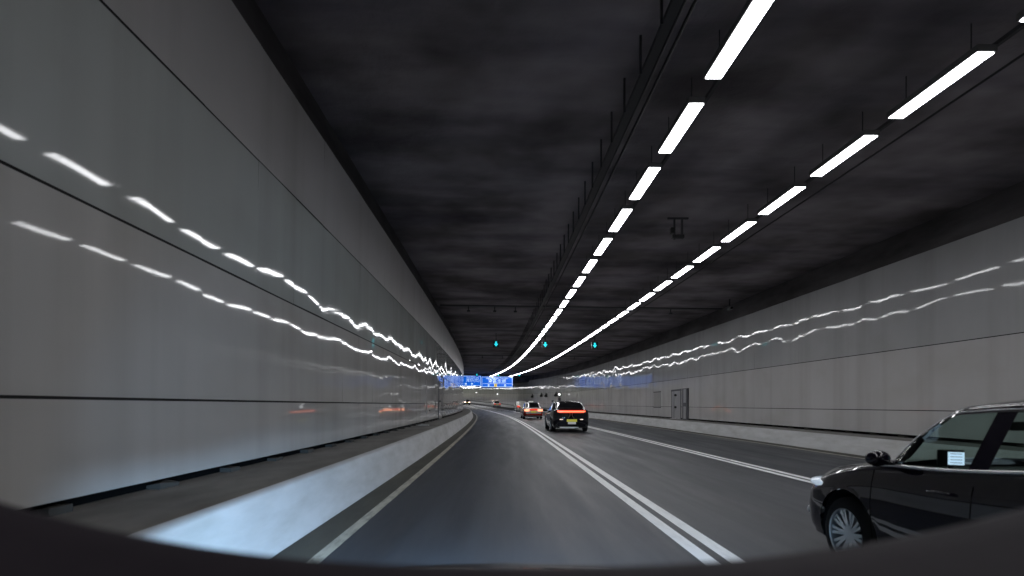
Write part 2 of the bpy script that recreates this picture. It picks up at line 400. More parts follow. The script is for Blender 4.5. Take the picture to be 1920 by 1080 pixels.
# transverse cable rack under the ceiling
def rack(Y,xa,xb,z,lab,drops):
    t=thing('cable_rack',lab,'cable rack',P((xa+xb)/2,Y,z))
    n=8; mb=MB(); pts=[P(xa+(xb-xa)*i/n,Y,z)-t.location for i in range(n+1)]
    for i in range(n):
        a,b=pts[i],pts[i+1]; mb.box((a+b)/2,((b-a).length+.002,.30,.06),Matrix.Rotation(math.atan2(b.z-a.z,b.x-a.x)*-1,3,'Y'))
    mb.build('beam',M['dark_metal'],t)
    for x in drops:
        mb=MB(); mb.box(P(x,Y,z-.14)-t.location,(.05,.05,.22)); mb.box(P(x,Y,z-.27)-t.location,(.16,.12,.08)); mb.build('drop_bracket',M['dark_metal'],t)
rack(28.5,-3.1,11.9,6.62,'dark cable rack crossing under the ceiling at mid distance',(-1.6,-.2,.9,9.2))
rack(58,-3.1,11.9,6.66,'farther dark cable rack crossing under the tunnel ceiling',(-1.0,1.2,9.0))
# ceiling mounted instruments
def instrument(X,Y,z,lab,kind):
    t=thing('ceiling_camera' if kind else 'ceiling_bracket',lab,'camera' if kind else 'bracket',P(X,Y,z))
    if kind:
        mb=MB(); mb.box((0,0,.16),(.05,.05,.5)); mb.build('stem',M['dark_metal'],t)
        mb=MB(); mb.box((0,-.05,-.08),(.16,.42,.14)); mb.build('camera_body',M['housing'],t,bevel=.02)
        mb=MB(); mb.lathe([(-.28,.0),(-.28,.055),(-.26,.06),(-.24,.06)],'y',16,(0,0,-.08)); mb.build('lens',M['glass_dark'],t,smooth=True)
    else:
        mb=MB(); mb.box((0,0,.30),(.60,.05,.05)); mb.box((-.1,0,.0),(.05,.05,.6)); mb.box((.12,0,.02),(.05,.05,.55)); mb.build('frame',M['dark_metal'],t)
        mb=MB(); mb.box((0,0,-.22),(.34,.12,.10)); mb.box((-.16,0,-.05),(.10,.14,.16)); mb.build('detector',M['black_plastic'],t,bevel=.012)
instrument(5.05,15.2,6.45,'small dark detector bracket hanging between the two lamp rows',0)
instrument(11.6,26.8,6.42,'small surveillance camera under the ceiling beside the right wall',1)
# ------------------------------------------------------------------ lane control signals (lit arrows)
def signal(X,Y,z,lab,grp):
    t=thing('lane_signal',lab,'lane signal',P(X,Y,z),heading(Y),grp)
    mb=MB(); mb.box((0,.10,0),(.50,.16,.54)); mb.build('signal_box',M['black_plastic'],t,bevel=.02)
    mb=MB(); mb.box((0,.1,.31+(6.98-z-.31)/2),(.06,.06,6.98-z-.31)); mb.build('hanger',M['dark_metal'],t)
    mb=MB(); s=.20
    pts=[(-.065,s),(.065,s),(.065,.02),(s*.85,.02),(0,-s),(-s*.85,.02),(-.065,.02)]
    v=[(x,.02-.02*k,z_) for k in (0,1) for x,z_ in pts]; n=len(pts)
    fs=[tuple(range(n)),tuple(range(2*n-1,n-1,-1))]+[(i,(i+1)%n,n+(i+1)%n,n+i) for i in range(n)]
    mb.add(v,fs); mb.build('arrow',M['signal'],t)
for X,nm in ((.02,'left'),(3.9,'middle'),(7.8,'right')):
    signal(X,42,6.12,'lit cyan arrow signal under the ceiling above the %s lane, nearer set'%nm,'nearer row of cyan lane arrows')
for X,nm in ((.1,'left'),(4.0,'middle'),(7.8,'right')):
    signal(X,97,6.45,'lit cyan arrow signal above the %s lane, farther set by the blue signs'%nm,'farther row of cyan lane arrows')
# ------------------------------------------------------------------ blue direction signs
def text(parent,body,x,z,size,m,y=-.075,sx=1,align='CENTER'):
    c=bpy.data.curves.new('t','FONT'); c.body=body; c.size=size; c.align_x=align; c.align_y='CENTER'; c.extrude=.004
    o=bpy.data.objects.new('tmp',c); link(o); o.rotation_euler=(math.pi/2,0,0); o.location=(x,y,z); o.scale=(sx,1,1)
    bpy.context.view_layer.update()
    me=bpy.data.meshes.new_from_object(o.evaluated_get(bpy.context.evaluated_depsgraph_get()))
    me.transform(o.matrix_world.copy()); me.materials.clear(); me.materials.append(m)
    bpy.data.objects.remove(o); q=bpy.data.objects.new('lettering',me); return link(q,parent)
def board(X0,X1,Y,z0,z1,lab,build):
    t=thing('direction_sign',lab,'sign',P((X0+X1)/2,Y,(z0+z1)/2),heading(Y)*.5,'blue direction signs over the road')
    w,h=X1-X0,z1-z0
    mb=MB(); mb.box((0,.05,0),(w,.20,h)); mb.build('panel',M['sign_blue'],t,bevel=.03)
    mb=MB(); b=.07; e=.10
    for a in (-1,1):
        mb.box((0,-.062,a*(h/2-e)),(w-2*e,.012,b)); mb.box((a*(w/2-e),-.062,0),(b,.012,h-2*e-b-.004))
    mb.build('border',M['sign_white'],t)
    for x in (-w*.35,w*.35):
        mb=MB(); mb.box((x,.1,h/2+.25),(.10,.10,.5)); mb.build('hanger',M['dark_metal'],t)
    build(t,w,h); return t
def up_arrow(t,x,z,s):
    mb=MB(); pts=[(-.12,-.5),(.12,-.5),(.12,0),(.5,0),(0,.5),(-.5,0),(-.12,0)]
    v=[(x+a*s*1.2,-.066-.01*k,z+b*s) for k in (0,1) for a,b in pts]; n=len(pts)
    mb.add(v,[tuple(range(n)),tuple(range(2*n-1,n-1,-1))]+[(i,(i+1)%n,n+(i+1)%n,n+i) for i in range(n)])
    mb.build('arrow',M['sign_white'],t)
def left_board(t,w,h):
    text(t,'Wan Chai (N)',.3,h*.30,.42,M['sign_white'],sx=.95); text(t,'灣仔(北)',.3,.08,.70,M['sign_white'])
    up_arrow(t,.15,-h*.30,.48)
    mb=MB(); mb.box((-1.0,-.066,-h*.28),(.36,.012,.30)); mb.build('exit_symbol',M['sign_white'],t)
def right_board(t,w,h):
    text(t,'Island Eastern Corridor',0,h*.32,.46,M['sign_white'],sx=.95); text(t,'東區走廊',0,.10,.74,M['sign_white'],sx=1.15)
    mb=MB(); mb.box((0,-.064,-h*.17),(w-.5,.012,.05)); mb.build('divider',M['sign_white'],t)
    up_arrow(t,-w*.27,-h*.32,.44); up_arrow(t,w*.25,-h*.32,.44)
    mb=MB(); mb.box((0-.3,-.075,-h*.32),(.50,.02,.62)); mb.build('route_shield',M['sign_yellow'],t,bevel=.008)
    text(t,'4',-.3,-h*.32,.50,M['black_plastic'],y=-.092)
YS=100
board(-2.6,1.15,YS,4.45,6.42,'blue direction sign over the left lane, the smaller of the pair',left_board)
board(1.2,7.1,YS,4.30,6.32,'wide blue direction sign over the middle lane with a yellow route number',right_board)
# ------------------------------------------------------------------ doors, cabinets, devices on the walls
def wall_thing(name,lab,cat,Y,z,side=1,group=None,w=0):
    xw=XR if side>0 else XL
    a=P(xw,Y-.5,z);b=P(xw,Y+.5,z)
    t=thing(name,lab,cat,P(xw,Y,z),math.atan2(-(b.x-a.x),(b.y-a.y)),group); return t   # local +Y along wall, -side*X into the road
def build_door(t,s,wd,h,fr=.12,split=True,leafm=None):
    mb=MB()
    for a in (-1,1): mb.box((-s*.005,a*(wd/2),h/2),(.04,fr,h))
    mb.box((-s*.006,0,h+fr/2),(.05,wd+fr+.12,fr)); mb.build('frame',M['door_frame'],t)
    mb=MB(); mb.box((-s*.004,0,h/2),(.02,wd-fr-.01,h-.01)); leaf=mb.build('door_leaf',leafm or M['door'],t)
    if split:
        mb=MB(); mb.box((-s*.018,.25*wd,h/2),(.02,.05,h-.03)); mb.build('centre_post',M['door_frame'],t)
t=wall_thing('service_door','double service door with dark frame in the right wall','door',37.05,.46)
build_door(t,1,1.75,2.0)
for z in (.88,1.72):
    mb=MB(); mb.box((-.06,.05,z),(.09,.22,.14)); mb.build('handle',M['black_plastic'],t,bevel=.02)
mb=MB(); mb.box((-.10,0,.03),(.16,1.7,.14)); mb.build('threshold',M['door'],t)
t=wall_thing('equipment_cabinet','narrow grey cabinet with dark side posts right of the service door','cabinet',35.2,.55)
mb=MB(); mb.box((-.05,0,1.02),(.10,.95,2.05)); mb.build('cabinet_body',M['door_frame'],t,bevel=.01)
for z,h in ((.45,.80),(1.55,.90)):
    mb=MB(); mb.box((-.105,-.02,z),(.016,.42,h)); mb.build('cabinet_door',M['door'],t)
t=wall_thing('access_panel','pale flush access panel with dark slots left of the service door','panel',41.2,1.35)
mb=MB(); mb.box((-.012,0,.55),(.02,1.6,1.25)); mb.build('cover',M['panel_low'],t)
for z in (-.04,1.14):
    mb=MB(); mb.box((-.03,0,z),(.03,1.7,.07)); mb.build('slot',M['black_plastic'],t)
t=wall_thing('emergency_door','grey emergency door set in the left wall before the bend','door',29.6,.50,-1)
build_door(t,-1,1.9,2.05,.05,split=False,leafm=M['panel_low'])
mb=MB(); mb.box((.06,-.6,1.0),(.08,.22,.08)); mb.build('handle',M['black_plastic'],t)
t=wall_thing('wall_cabinet','shallow grey cabinet on the left wall nearer than the emergency door','cabinet',24.2,.95,-1)
mb=MB(); mb.box((.005,0,.7),(.03,1.3,1.5)); mb.build('cabinet_body',M['panel_low'],t,bevel=.01)
mb=MB(); mb.box((.03,.45,.1),(.03,.30,.05)); mb.build('handle',M['black_plastic'],t)
# horn loudspeakers, seen as dark drops on the far right wall
def horn(Y,z,lab):
    t=wall_thing('horn_speaker',lab,'loudspeaker',Y,z,1,'dark horn loudspeakers on the far right wall')
    mb=MB(); mb.box((-.12,0,.05),(.24,.08,.08)); mb.build('bracket',M['dark_metal'],t)
    c=Vector((-.34,0,0)); d=Vector((-.10,-.30,-.36)).normalized()
    mb=MB(); mb.tube([c-d*.38,c-d*.15,c+d*.08,c+d*.30,c+d*.40],[.07,.10,.17,.26,.30],14); mb.build('horn',M['black_plastic'],t,smooth=True)
horn(107,2.90,'leftmost of the four dark horn loudspeakers on the far right wall')
horn(98.5,3.05,'second from left of the dark horn loudspeakers, in the closer pair')
horn(94.5,3.02,'third from left of the dark horn loudspeakers, in the closer pair')
horn(86.5,3.10,'rightmost dark horn loudspeaker, next to the beacon post')
t=thing('beacon_post','grey post topped by a white round beacon beyond the dark suv','post',P(11.75,82,ZL))
mb=MB(); mb.box((0,0,.95),(.40,.30,1.9)); mb.build('post_cabinet',M['door_frame'],t,bevel=.03)
mb=MB(); mb.lathe([(0,.02),(.01,.26),(.10,.28),(.14,.24)],'y',18,(.05,-.05,2.38)); mb.box((.05,0,2.0),(.07,.07,.45)); mb.build('beacon_hood',M['black_plastic'],t,smooth=False)
mb=MB(); mb.ball((-.03,-.09,2.40),(.19,.10,.19)); mb.build('beacon_lens',mat('beacon_lens',(.8,.8,.8),.3,emit=(1,1,1),es=1.5),t,smooth=True)
t=thing('warning_box','small dark box on a short stand left of the beacon post','box',P(11.5,84.5,ZL))
mb=MB(); mb.box((-.25,0,.65),(.07,.07,1.3)); mb.build('stand',M['dark_metal'],t)
mb=MB(); mb.box((-.28,0,1.35),(.42,.2,.30)); mb.build('box_body',M['door_frame'],t,bevel=.03)
for Y,z,lab in ((150,3.2,'small white wall lamp on the far right wall past the bend'),(185,3.6,'fainter white wall lamp at the far left end of the visible wall')):
    t=wall_thing('wall_lamp',lab,'lamp',Y,z)
    mb=MB(); mb.box((-.08,0,0),(.16,.3,.3)); mb.build('lamp_body',M['housing'],t)
    mb=MB(); mb.ball((-.20,-.05,0),(.13,.16,.16)); mb.build('lamp_glass',mat('wall_lamp_glass',(.8,.8,.8),.3,emit=(1,1,1),es=3),t,smooth=True)
# ------------------------------------------------------------------ vehicles
def pchip(x,xs,yv):
    xs=np.array(xs,float); yv=np.array(yv,float); h=np.diff(xs); d=np.diff(yv)/h
    m=np.zeros(len(xs)); m[0]=d[0]; m[-1]=d[-1]
    for i in range(1,len(xs)-1):
        if d[i-1]*d[i]>0:
            w1=2*h[i]+h[i-1]; w2=h[i]+2*h[i-1]; m[i]=(w1+w2)/(w1/d[i-1]+w2/d[i])
    i=np.clip(np.searchsorted(xs,x)-1,0,len(xs)-2); t=(x-xs[i])/h[i]
    return float((2*t**3-3*t**2+1)*yv[i]+(t**3-2*t**2+t)*h[i]*m[i]+(-2*t**3+3*t**2)*yv[i+1]+(t**3-t**2)*h[i]*m[i+1])
# section columns: y, zb, wS, wM, zBelt, wBelt, zRail, wRail, zC
def section(r,SEG):
    zb,wS,wM,zB,wB,zR,wR,zC=r
    hb=zB-zb; c=zR-zB
    pts=[(0,zb),(wS-.10,zb),(wS,zb+.05),(wM-.012,zb+.30*hb),(wM,zb+.62*hb),(wM-.012,zb+.80*hb),(wM-.035,zB-.035),(wB,zB),
         (wB+(wR-wB)*.45,zB+c*.42),(wR+.012,zB+c*.86),(wR-.025,zB+c*.97),(wR-.10,zR+.15*(zC-zR)),(wR*.5,zR+.72*(zC-zR)),(0,zC)]
    out=[]
    n=len(pts)
    for k in range(n-1):
        for j in range(SEG):
            t=j/SEG
            a=pts[k];b=pts[k+1]
            if k in (4,5,6) or k==0 or k==9 : q=(a[0]+(b[0]-a[0])*t,a[1]+(b[1]-a[1])*t)
            else:
                p0=pts[max(k-1,0)];p3=pts[min(k+2,n-1)]
                q=tuple(.5*((2*a[i])+(-p0[i]+b[i])*t+(2*p0[i]-5*a[i]+4*b[i]-p3[i])*t*t+(-p0[i]+3*a[i]-3*b[i]+p3[i])*t**3) for i in (0,1))
                if k in (2,3,8): pass
            out.append((max(q[0],0),q[1]))
    out.append(pts[-1]); return out
def car_body(t, sp, paintm, glassm, SEG=2, N=70, doors=True, solid=.0, keep=None):
    st=sp['st']; ysk=[s[0] for s in st]
    br=sorted(set([round(v,4) for v in sp['breaks']]))
    y=list(np.linspace(ysk[0],ysk[-1],N))
    for b in br:          # snap nearest station to each break
        i=int(np.argmin([abs(v-b) for v in y])); y[i]=b
    y=sorted(set(y))
    cols=[[s[j] for s in st] for j in range(1,9)]
    secs=[section([pchip(v,ysk,c) for c in cols],SEG) for v in y]
    n=len(secs[0]); WR=sp['arch_r']; axles=(sp['yf'],sp['yr']); az=sp['wheel_r']-.005
    G={}; 
    def put(name,side,quad,vid):
        g=G.setdefault((name,side),{'v':[],'ix':{},'f':[]}); f=[]
        for q,key in zip(quad,vid):
            if key not in g['ix']: g['ix'][key]=len(g['v']); g['v'].append(q)
            f.append(g['ix'][key])
        if len(set(f))>=3: g['f'].append(tuple(dict.fromkeys(f)))
    cow,rf,rr,rt=sp['cowl'],sp['rf'],sp['rr'],sp['rt']
    for i in range(len(y)-1):
        ym=(y[i]+y[i+1])/2
        for k in range(n-1):
            seg=k//SEG
            quad0=[(secs[a][b][0],y[a],secs[a][b][1],a,b) for a,b in ((i,k),(i,k+1),(i+1,k+1),(i+1,k))]
            # wheel arches
            if 1<=seg<=6:
                ins=[]
                for ya in axles:
                    ins=[math.hypot(q[1]-ya,q[2]-az)<WR for q in quad0]
                    if any(ins): break
                if all(ins): continue
                if any(ins):
                    nq=[]
                    for q,b_ in zip(quad0,ins):
                        if b_:
                            dx,dz=q[1]-ya,q[2]-az; l=math.hypot(dx,dz) or 1e-6
                            nq.append((q[0],ya+dx/l*WR,max(az+dz/l*WR,sp['zb']-.0),q[3],q[4]))
                        else: nq.append(q)
                    quad0=nq
            name='body'
            wins=sp['wins']
            if 7<=seg<=8:
                for (a,b,nm) in wins:
                    if a<=ym<=b: name=nm
            if 11<=seg and rf<ym<cow: name='windscreen'
            if 11<=seg and rt<ym<rr: name='rear_window'
            if doors and 2<=seg<=6:
                for (a,b,nm) in sp['doors']:
                    if a<=ym<=b: name=nm
            for side in (1,-1):
                put(name,0 if name in('body','windscreen','rear_window') else side,[(side*q[0],q[1],q[2]) for q in quad0],[(side if q[0]>1e-6 else 0,q[3],q[4]) for q in quad0])
    for i in (0,len(y)-1):          # nose and tail caps
        for k in range(n-1):
            a,b=secs[i][k],secs[i][k+1]
            quad=[(a[0],y[i],a[1]),(b[0],y[i],b[1]),(-b[0],y[i],b[1]),(-a[0],y[i],a[1])]
            put('body',0,quad,[(1 if a[0]>1e-6 else 0,i,k),(1 if b[0]>1e-6 else 0,i,k+1),(-1 if b[0]>1e-6 else 0,i,k+1),(-1 if a[0]>1e-6 else 0,i,k)])
    for (name,side),g in G.items():
        if keep and not keep(name): continue
        if len(g['f'])==0: continue
        mb=MB(); off=0
        if name.endswith('door'): off=.0015
        mb.v=[(v[0]+side*off,v[1],v[2]) for v in g['v']]; mb.f=g['f']
        isg=name in('windscreen','rear_window','side_window')or name.endswith('window')
        o=mb.build(name,glassm if isg else paintm,t,angle=.75,solid=solid if not isg else 0)
    return secs,y
def surf_x(sp,yv,z):
    pts=section(section_at(sp,yv),4); best=0
    for (x0,z0),(x1,z1) in zip(pts[4:],pts[5:]):
        if min(z0,z1)-1e-6<=z<=max(z0,z1)+1e-6:
            u=0 if abs(z1-z0)<1e-6 else (z-z0)/(z1-z0); best=max(best,x0+(x1-x0)*u)
    return best
def section_at(sp,yv):
    st=sp['st'];ysk=[s[0] for s in st]; return [pchip(yv,ysk,[s[j] for s in st]) for j in range(1,9)]
def sedan(L,Wd,H,zb,hood,belt,deck,cowl,rf,rr,rt,yf,yr,wr,ar,nose=.62,tail=.72,hatch=False,beltr=None,rw=.0):
    w=Wd/2; f=L/2; beltr=beltr or belt; wR=w*.72+rw
    zR=H-.055
    st=[ # rear to front
     (-f,     zb+.12,w*.66,w*.76,deck-.16,w*.72,deck-.12,w*.66,deck-.10),
     (-f+.07, zb+.03,w*.82,w*.88,deck-.05,w*.82,deck-.015,w*.72,deck),
     (-f+.25, zb,    w*.91,w*.96,beltr-.02,w*.90,deck+.01,w*.76,deck+.025)]
    if rt-(-f)>.42: st.append((rt, zb,w*.94,w*.985,beltr-.01,w*.93,beltr+.03,wR+.06,deck+.045))
    st+=[(rr, zb,w*.95,w,beltr,w*.945,zR-.02,wR-.015,H-.02),
     ((rr+rf)/2,zb,w*.95,w,(belt+beltr)/2,w*.95,zR,wR,H),
     (rf, zb,w*.95,w,belt,w*.945,zR-.035,wR-.01,H-.05),
     ((rf*.45+cowl*.55), zb,w*.95,w,belt-.01,w*.94,belt+(zR-belt)*.50,wR+.06,(H+hood)/2+.03),
     (cowl, zb,w*.94,w*.995,belt-.025,w*.93,hood-.0,w*.84,hood+.045),
     (f-.55, zb,w*.93,w*.985,hood-.13,w*.90,hood-.075,w*.80,hood-.03),
     (f-.25, zb,w*.90,w*.955,nose+.06,w*.87,nose+.13,w*.76,nose+.17),
     (f-.08, zb+.03,w*.80,w*.86,nose-.03,w*.78,nose+.03,w*.70,nose+.07),
     (f, zb+.10,w*.62,w*.70,nose-.14,w*.62,nose-.10,w*.55,nose-.08)]
    sp=dict(st=st,cowl=cowl,rf=rf,rr=rr,rt=rt,yf=yf,yr=yr,wheel_r=wr,arch_r=ar,zb=zb,L=L,W=Wd,H=H,belt=belt)
    return sp
def wheel(t,x,y,r,wd,side,spokes=10,fancy=True):
    e=bpy.data.objects.new('wheel',None)
    mb=MB(); h=wd/2
    rimr=r*.68
    prof=[(-h,rimr),(-h*.98,r*.80),(-h*.85,r*.955),(-h*.55,r),(h*.55,r),(h*.85,r*.955),(h*.98,r*.80),(h,rimr)]
    mb.lathe(prof,'x',40,(0,0,0)); o=mb.build('wheel',M['tyre'],t,angle=.9); o.location=(x,y,r)
    mb=MB(); s=side
    mb.lathe([(s*(h+.002),rimr*1.015),(s*(h-.004),rimr*.97),(s*(h-.035),rimr*.93),(s*(h-.09),rimr*.90)],'x',40)
    mb.lathe([(s*(h-.035),.001),(s*(h-.035),r*.11),(s*(h-.055),r*.17)],'x',24)
    nb=spokes
    for k in range(nb):
        a=2*math.pi*k/nb
        for da in ((-.10,.10) if fancy else (0,)):
            a0=a+da*.6;a1=a+da*1.2; r0=r*.10;r1=rimr*.96; wv=.013 if fancy else .03
            vs=[]
            for rr_,aa,ww,xx in ((r0,a0,wv*1.1,h-.035),(r1,a1,wv,h-.018)):
                c,sn=math.cos(aa),math.sin(aa)
                for sgn in (-1,1):
                    vs.append((s*xx,rr_*c-sgn*ww*sn,rr_*sn+sgn*ww*c)); vs.append((s*(xx-.035),rr_*c-sgn*ww*sn,rr_*sn+sgn*ww*c))
            mb.add(vs,[(0,2,6,4),(1,5,7,3),(0,4,5,1),(2,3,7,6)])
    mb.build('rim',M['rim'],o,angle=.6)
    mb=MB(); mb.lathe([(s*(h-.10),.001),(s*(h-.10),rimr*.80)],'x',32); mb.build('brake_disc',M['brake'],o)
    return o
def arch_liner(t,sp):
    for ya in (sp['yf'],sp['yr']):
        for s in (-1,1):
            mb=MB()
            x0=s*(sp['W']/2*.93);x1=s*(sp['W']/2-.36); n=16; R=sp['arch_r']+.004; vs=[];fs=[]
            for k in range(n+1):
                a=-.25+(math.pi+.5)*k/n; yy=ya+R*math.cos(a); zz=sp['wheel_r']+R*math.sin(a); vs+=[(x0,yy,max(zz,sp['zb'])),(x1,yy,max(zz,sp['zb']))]
            for k in range(n): fs.append((2*k,2*k+1,2*k+3,2*k+2))
            fs.append(tuple(2*k+1 for k in range(n+1))); mb.add(vs,fs); mb.build('wheel_well',M['black_plastic'],t)
def mirror(t,sp,y,z,m,big=1):
    for s in (-1,1):
        x=s*(sp['W']/2+.075)
        mb=MB(); mb.ball((x,y,z),(.115*big,.07*big,.075*big),16,10); mb.box((x-s*.11,y,z-.035),(.12,.05,.03)); mb.build('door_mirror',m,t,smooth=True)
def belt_trim(t,sp,y0,y1,m,r=.008):
    for s in (-1,1):
        pts=[]
        for i in range(21):
            yy=y0+(y1-y0)*i/20; q=section_at(sp,yy); pts.append((s*(q[4]+.006),yy,q[3]+.004))
        mb=MB(); mb.tube(pts,r,6); mb.build('window_trim',m,t,smooth=True)
def rail_trim(t,sp,y0,y1,m,r=.008):
    for s in (-1,1):
        pts=[]
        for i in range(33):
            yy=y0+(y1-y0)*i/32; q=section_at(sp,yy); zB,wB,zR,wR=q[3],q[4],q[5],q[6]; pts.append((s*(wR+.014),yy,zB+(zR-zB)*.90))
        mb=MB(); mb.tube(pts,r,6); mb.build('roof_trim',m,t,smooth=True)
def rear_plate(t,x,y,z,w,h,m):
    mb=MB(); mb.box((x,y,z),(w,.02,h)); mb.build('number_plate',m,t,bevel=.006)
def place(t,X,Y,extra=0):
    t.location=P(X,Y,.004); t.rotation_euler=(pitch(Y),0,heading(Y)+extra)

# --- near car on the right, seen from its left side
sp=sedan(4.40,1.74,1.49,.20,.955,.965,1.08,1.06,.55,-1.00,-1.72,1.42,-1.25,.315,.385,nose=.66,beltr=1.10)
sp['wins']=[(.27,1.0,'front_side_window'),(-.90,.13,'rear_side_window'),(-1.35,-1.02,'quarter_window')]
sp['doors']=[(.20,1.10,'front_door'),(-.75,.20,'rear_door')]
sp['breaks']=[.27,1.0,-.90,.13,.20,1.10,-.75,-1.02,-1.35,1.06,.55,-1.00,-1.72]
t=thing('car','black sedan cutting in close on the right with a lit screen inside','car')
car_body(t,sp,M['navy'],M['glass'],SEG=4,N=120)
arch_liner(t,sp)
for s in (-1,1):
    for yy in (sp['yf'],sp['yr']): wheel(t,s*(.87-.115),yy,.315,.20,s)
mirror(t,sp,.90,1.01,M['navy'],.8)
belt_trim(t,sp,-1.6,1.08,M['chrome'],.012); rail_trim(t,sp,-1.5,1.0,M['chrome'],.0035)
for s in (-1,1):
    mb=MB(); mb.ball((s*.70,1.86,.69),(.145,.24,.055),20,12); mb.build('headlight',M['headlight'],t,smooth=True)
    mb=MB(); mb.ball((s*.70,2.10,.40),(.08,.06,.055),14,8); mb.build('fog_lamp',M['chrome'],t,smooth=True)
    mb=MB(); mb.tube([(s*.60,2.16,.56),(s*.73,2.06,.50),(s*.62,2.14,.42)],.012,6); mb.build('bumper_trim',M['chrome'],t,smooth=True)
    for yy,zz in ((.42,.83),(-.52,.86)):
        mb=MB(); mb.tube([(s*.862,yy-.09,zz),(s*.895,yy-.07,zz),(s*.898,yy+.07,zz),(s*.862,yy+.09,zz)],.011,8); mb.build('door_handle',M['navy'],t,smooth=True)
    for yy in (1.10,.20,-.75):
        pts=[]
        for k in range(12):
            zz=.27+(.90-.27)*k/11; q=section_at(sp,yy); 
            pts.append((s*(surf_x(sp,yy,zz)+.002),yy,zz))
        mb=MB(); mb.tube(pts,.003,5); mb.build('door_gap',M['black'],t)
    mb=MB(); mb.tube([(s*.866,-.86,.255),(s*.872,.2,.25),(s*.866,.98,.255)],.02,8); mb.build('side_skirt',M['black_plastic'],t,smooth=True)
mb=MB(); mb.box((0,2.155,.50),(.85,.05,.16)); mb.build('grille',M['black_plastic'],t,bevel=.02)
mb=MB(); mb.box((0,1.02,.87),(1.40,.44,.12)); mb.box((.37,.82,.91),(.42,.14,.09)); mb.build('dashboard',M['interior'],t,bevel=.03)
e=MB(); e.lathe([(-.016,.17),(0,.188),(.016,.17),(0,.155),(-.016,.17)],'y',24,(.37,.60,.90)); e.box((.37,.62,.90),(.30,.02,.04)); e.build('steering_wheel',M['black_plastic'],t,smooth=True)
for x in (-.37,.37):
    mb=MB(); mb.box((x,.30,.42),(.50,.50,.16)); mb.box((x,.0,.74),(.48,.14,.60),Matrix.Rotation(.22,3,'X')); mb.box((x,-.12,1.12),(.26,.09,.18),Matrix.Rotation(.2,3,'X')); mb.build('front_seat',M['seat'],t,bevel=.035)
mb=MB(); mb.box((0,-.98,.42),(1.30,.52,.16)); mb.box((0,-1.30,.72),(1.30,.14,.55),Matrix.Rotation(.3,3,'X'))
for x in (-.38,.38): mb.box((x,-1.42,1.05),(.24,.09,.16))
mb.build('rear_seat',M['seat'],t,bevel=.035)
mb=MB(); mb.box((0,-.2,.27),(1.40,2.6,.03)); mb.build('cabin_floor',M['interior'],t)
mb=MB(); mb.box((-.40,.90,1.015),(.16,.03,.12),Matrix.Rotation(-.5,3,'Z')); mb.box((-.40,.90,.93),(.03,.03,.10)); mb.build('screen_mount',M['black_plastic'],t,bevel=.01)
R_=Matrix.Rotation(-.5,3,'Z')
mb=MB(); mb.box(Vector((-.40,.90,1.01))+R_@Vector((.03,-.018,0)),(.095,.006,.095),R_); scr=mb.build('phone_screen',M['screen'],t)
mb=MB()
for k in range(4): mb.box(Vector((-.40,.90,1.045-k*.022))+R_@Vector((.03,-.0225,0)),(.07,.003,.005),R_)
mb.build('screen_content',M['screen_text'],scr)
mb=MB(); mb.box((-.08,.66,1.26),(.24,.03,.065),Matrix.Rotation(.1,3,'Z')); mb.build('rear_view_mirror',M['black_plastic'],t,bevel=.012)
mb=MB(); mb.tube([(-.60,-.34,1.33),(-.57,-.20,1.20),(-.46,-.12,1.0)],[.018,.02,.02],8); mb.build('seat_belt',M['belt'],t)
place(t,3.76,3.10)
t.rotation_euler[2]+=0.0

# --- dark electric suv ahead in the second lane
sp=sedan(4.72,1.93,1.62,.21,.99,1.06,1.17,1.02,.30,-1.15,-2.12,1.44,-1.44,.36,.42,nose=.74,beltr=1.14,rw=-.02)
sp['wins']=[(-.32,.95,'side_window'),(-1.62,-.42,'side_window')]; sp['doors']=[]
sp['breaks']=[-.32,.95,-1.62,-.42,1.02,.30,-1.15,-2.12]
t=thing('suv','dark electric suv with a full width red light bar and yellow plate','car')
car_body(t,sp,M['ink'],M['glass_dark'],SEG=3,N=90)
arch_liner(t,sp)
for s in (-1,1):
    for yy in (sp['yf'],sp['yr']): wheel(t,s*(.965-.13),yy,.36,.24,s,5,False)
mirror(t,sp,.86,1.10,M['black_plastic'],1.15)
belt_trim(t,sp,-1.75,1.0,M['chrome'],.008); rail_trim(t,sp,-1.95,.95,M['chrome'],.010)
n=14; vs=[];fs=[]
for k in range(n+1):
    u=-1+2*k/n; x=u*.70; yy=-2.375+.05*abs(u)**3
    vs+=[(x,yy-.03,1.025-.0*u*u),(x,yy-.03,1.095),(x,yy+.10,1.095),(x,yy+.10,1.025)]
for k in range(n):
    for j in range(4): fs.append((4*k+j,4*k+(j+1)%4,4*k+4+(j+1)%4,4*k+4+j))
fs+=[(0,1,2,3),(4*n+3,4*n+2,4*n+1,4*n)]
MB().add(vs,fs).build('light_bar',M['tail_bar'],t)
vs=[(v[0]*1.04,v[1]+.012,(v[2]-1.06)*2.0+1.06) for v in vs]
MB().add(vs,fs).build('light_bar_surround',M['tail'],t)
mb=MB(); mb.box((0,-2.20,1.185),(1.25,.20,.03)); mb.build('tail_spoiler',M['ink'],t,bevel=.01)
rear_plate(t,.02,-2.375,.60,.52,.13,M['yellow_plate']); rear_plate(t,.02,-2.378,.475,.40,.11,M['white_plate'])
for s in (-1,1):
    mb=MB(); mb.ball((s*.52,-2.35,.66),(.10,.03,.028),12,8); mb.build('rear_fog_lamp',M['reflector'],t,smooth=True)
mb=MB(); mb.box((-.12,-2.33,.25),(.95,.07,.05)); mb.build('bumper_trim',M['chrome'],t,bevel=.01)
mb=MB(); mb.box((0,-2.27,.33),(1.55,.12,.16)); mb.build('rear_bumper',M['black_plastic'],t,bevel=.03)
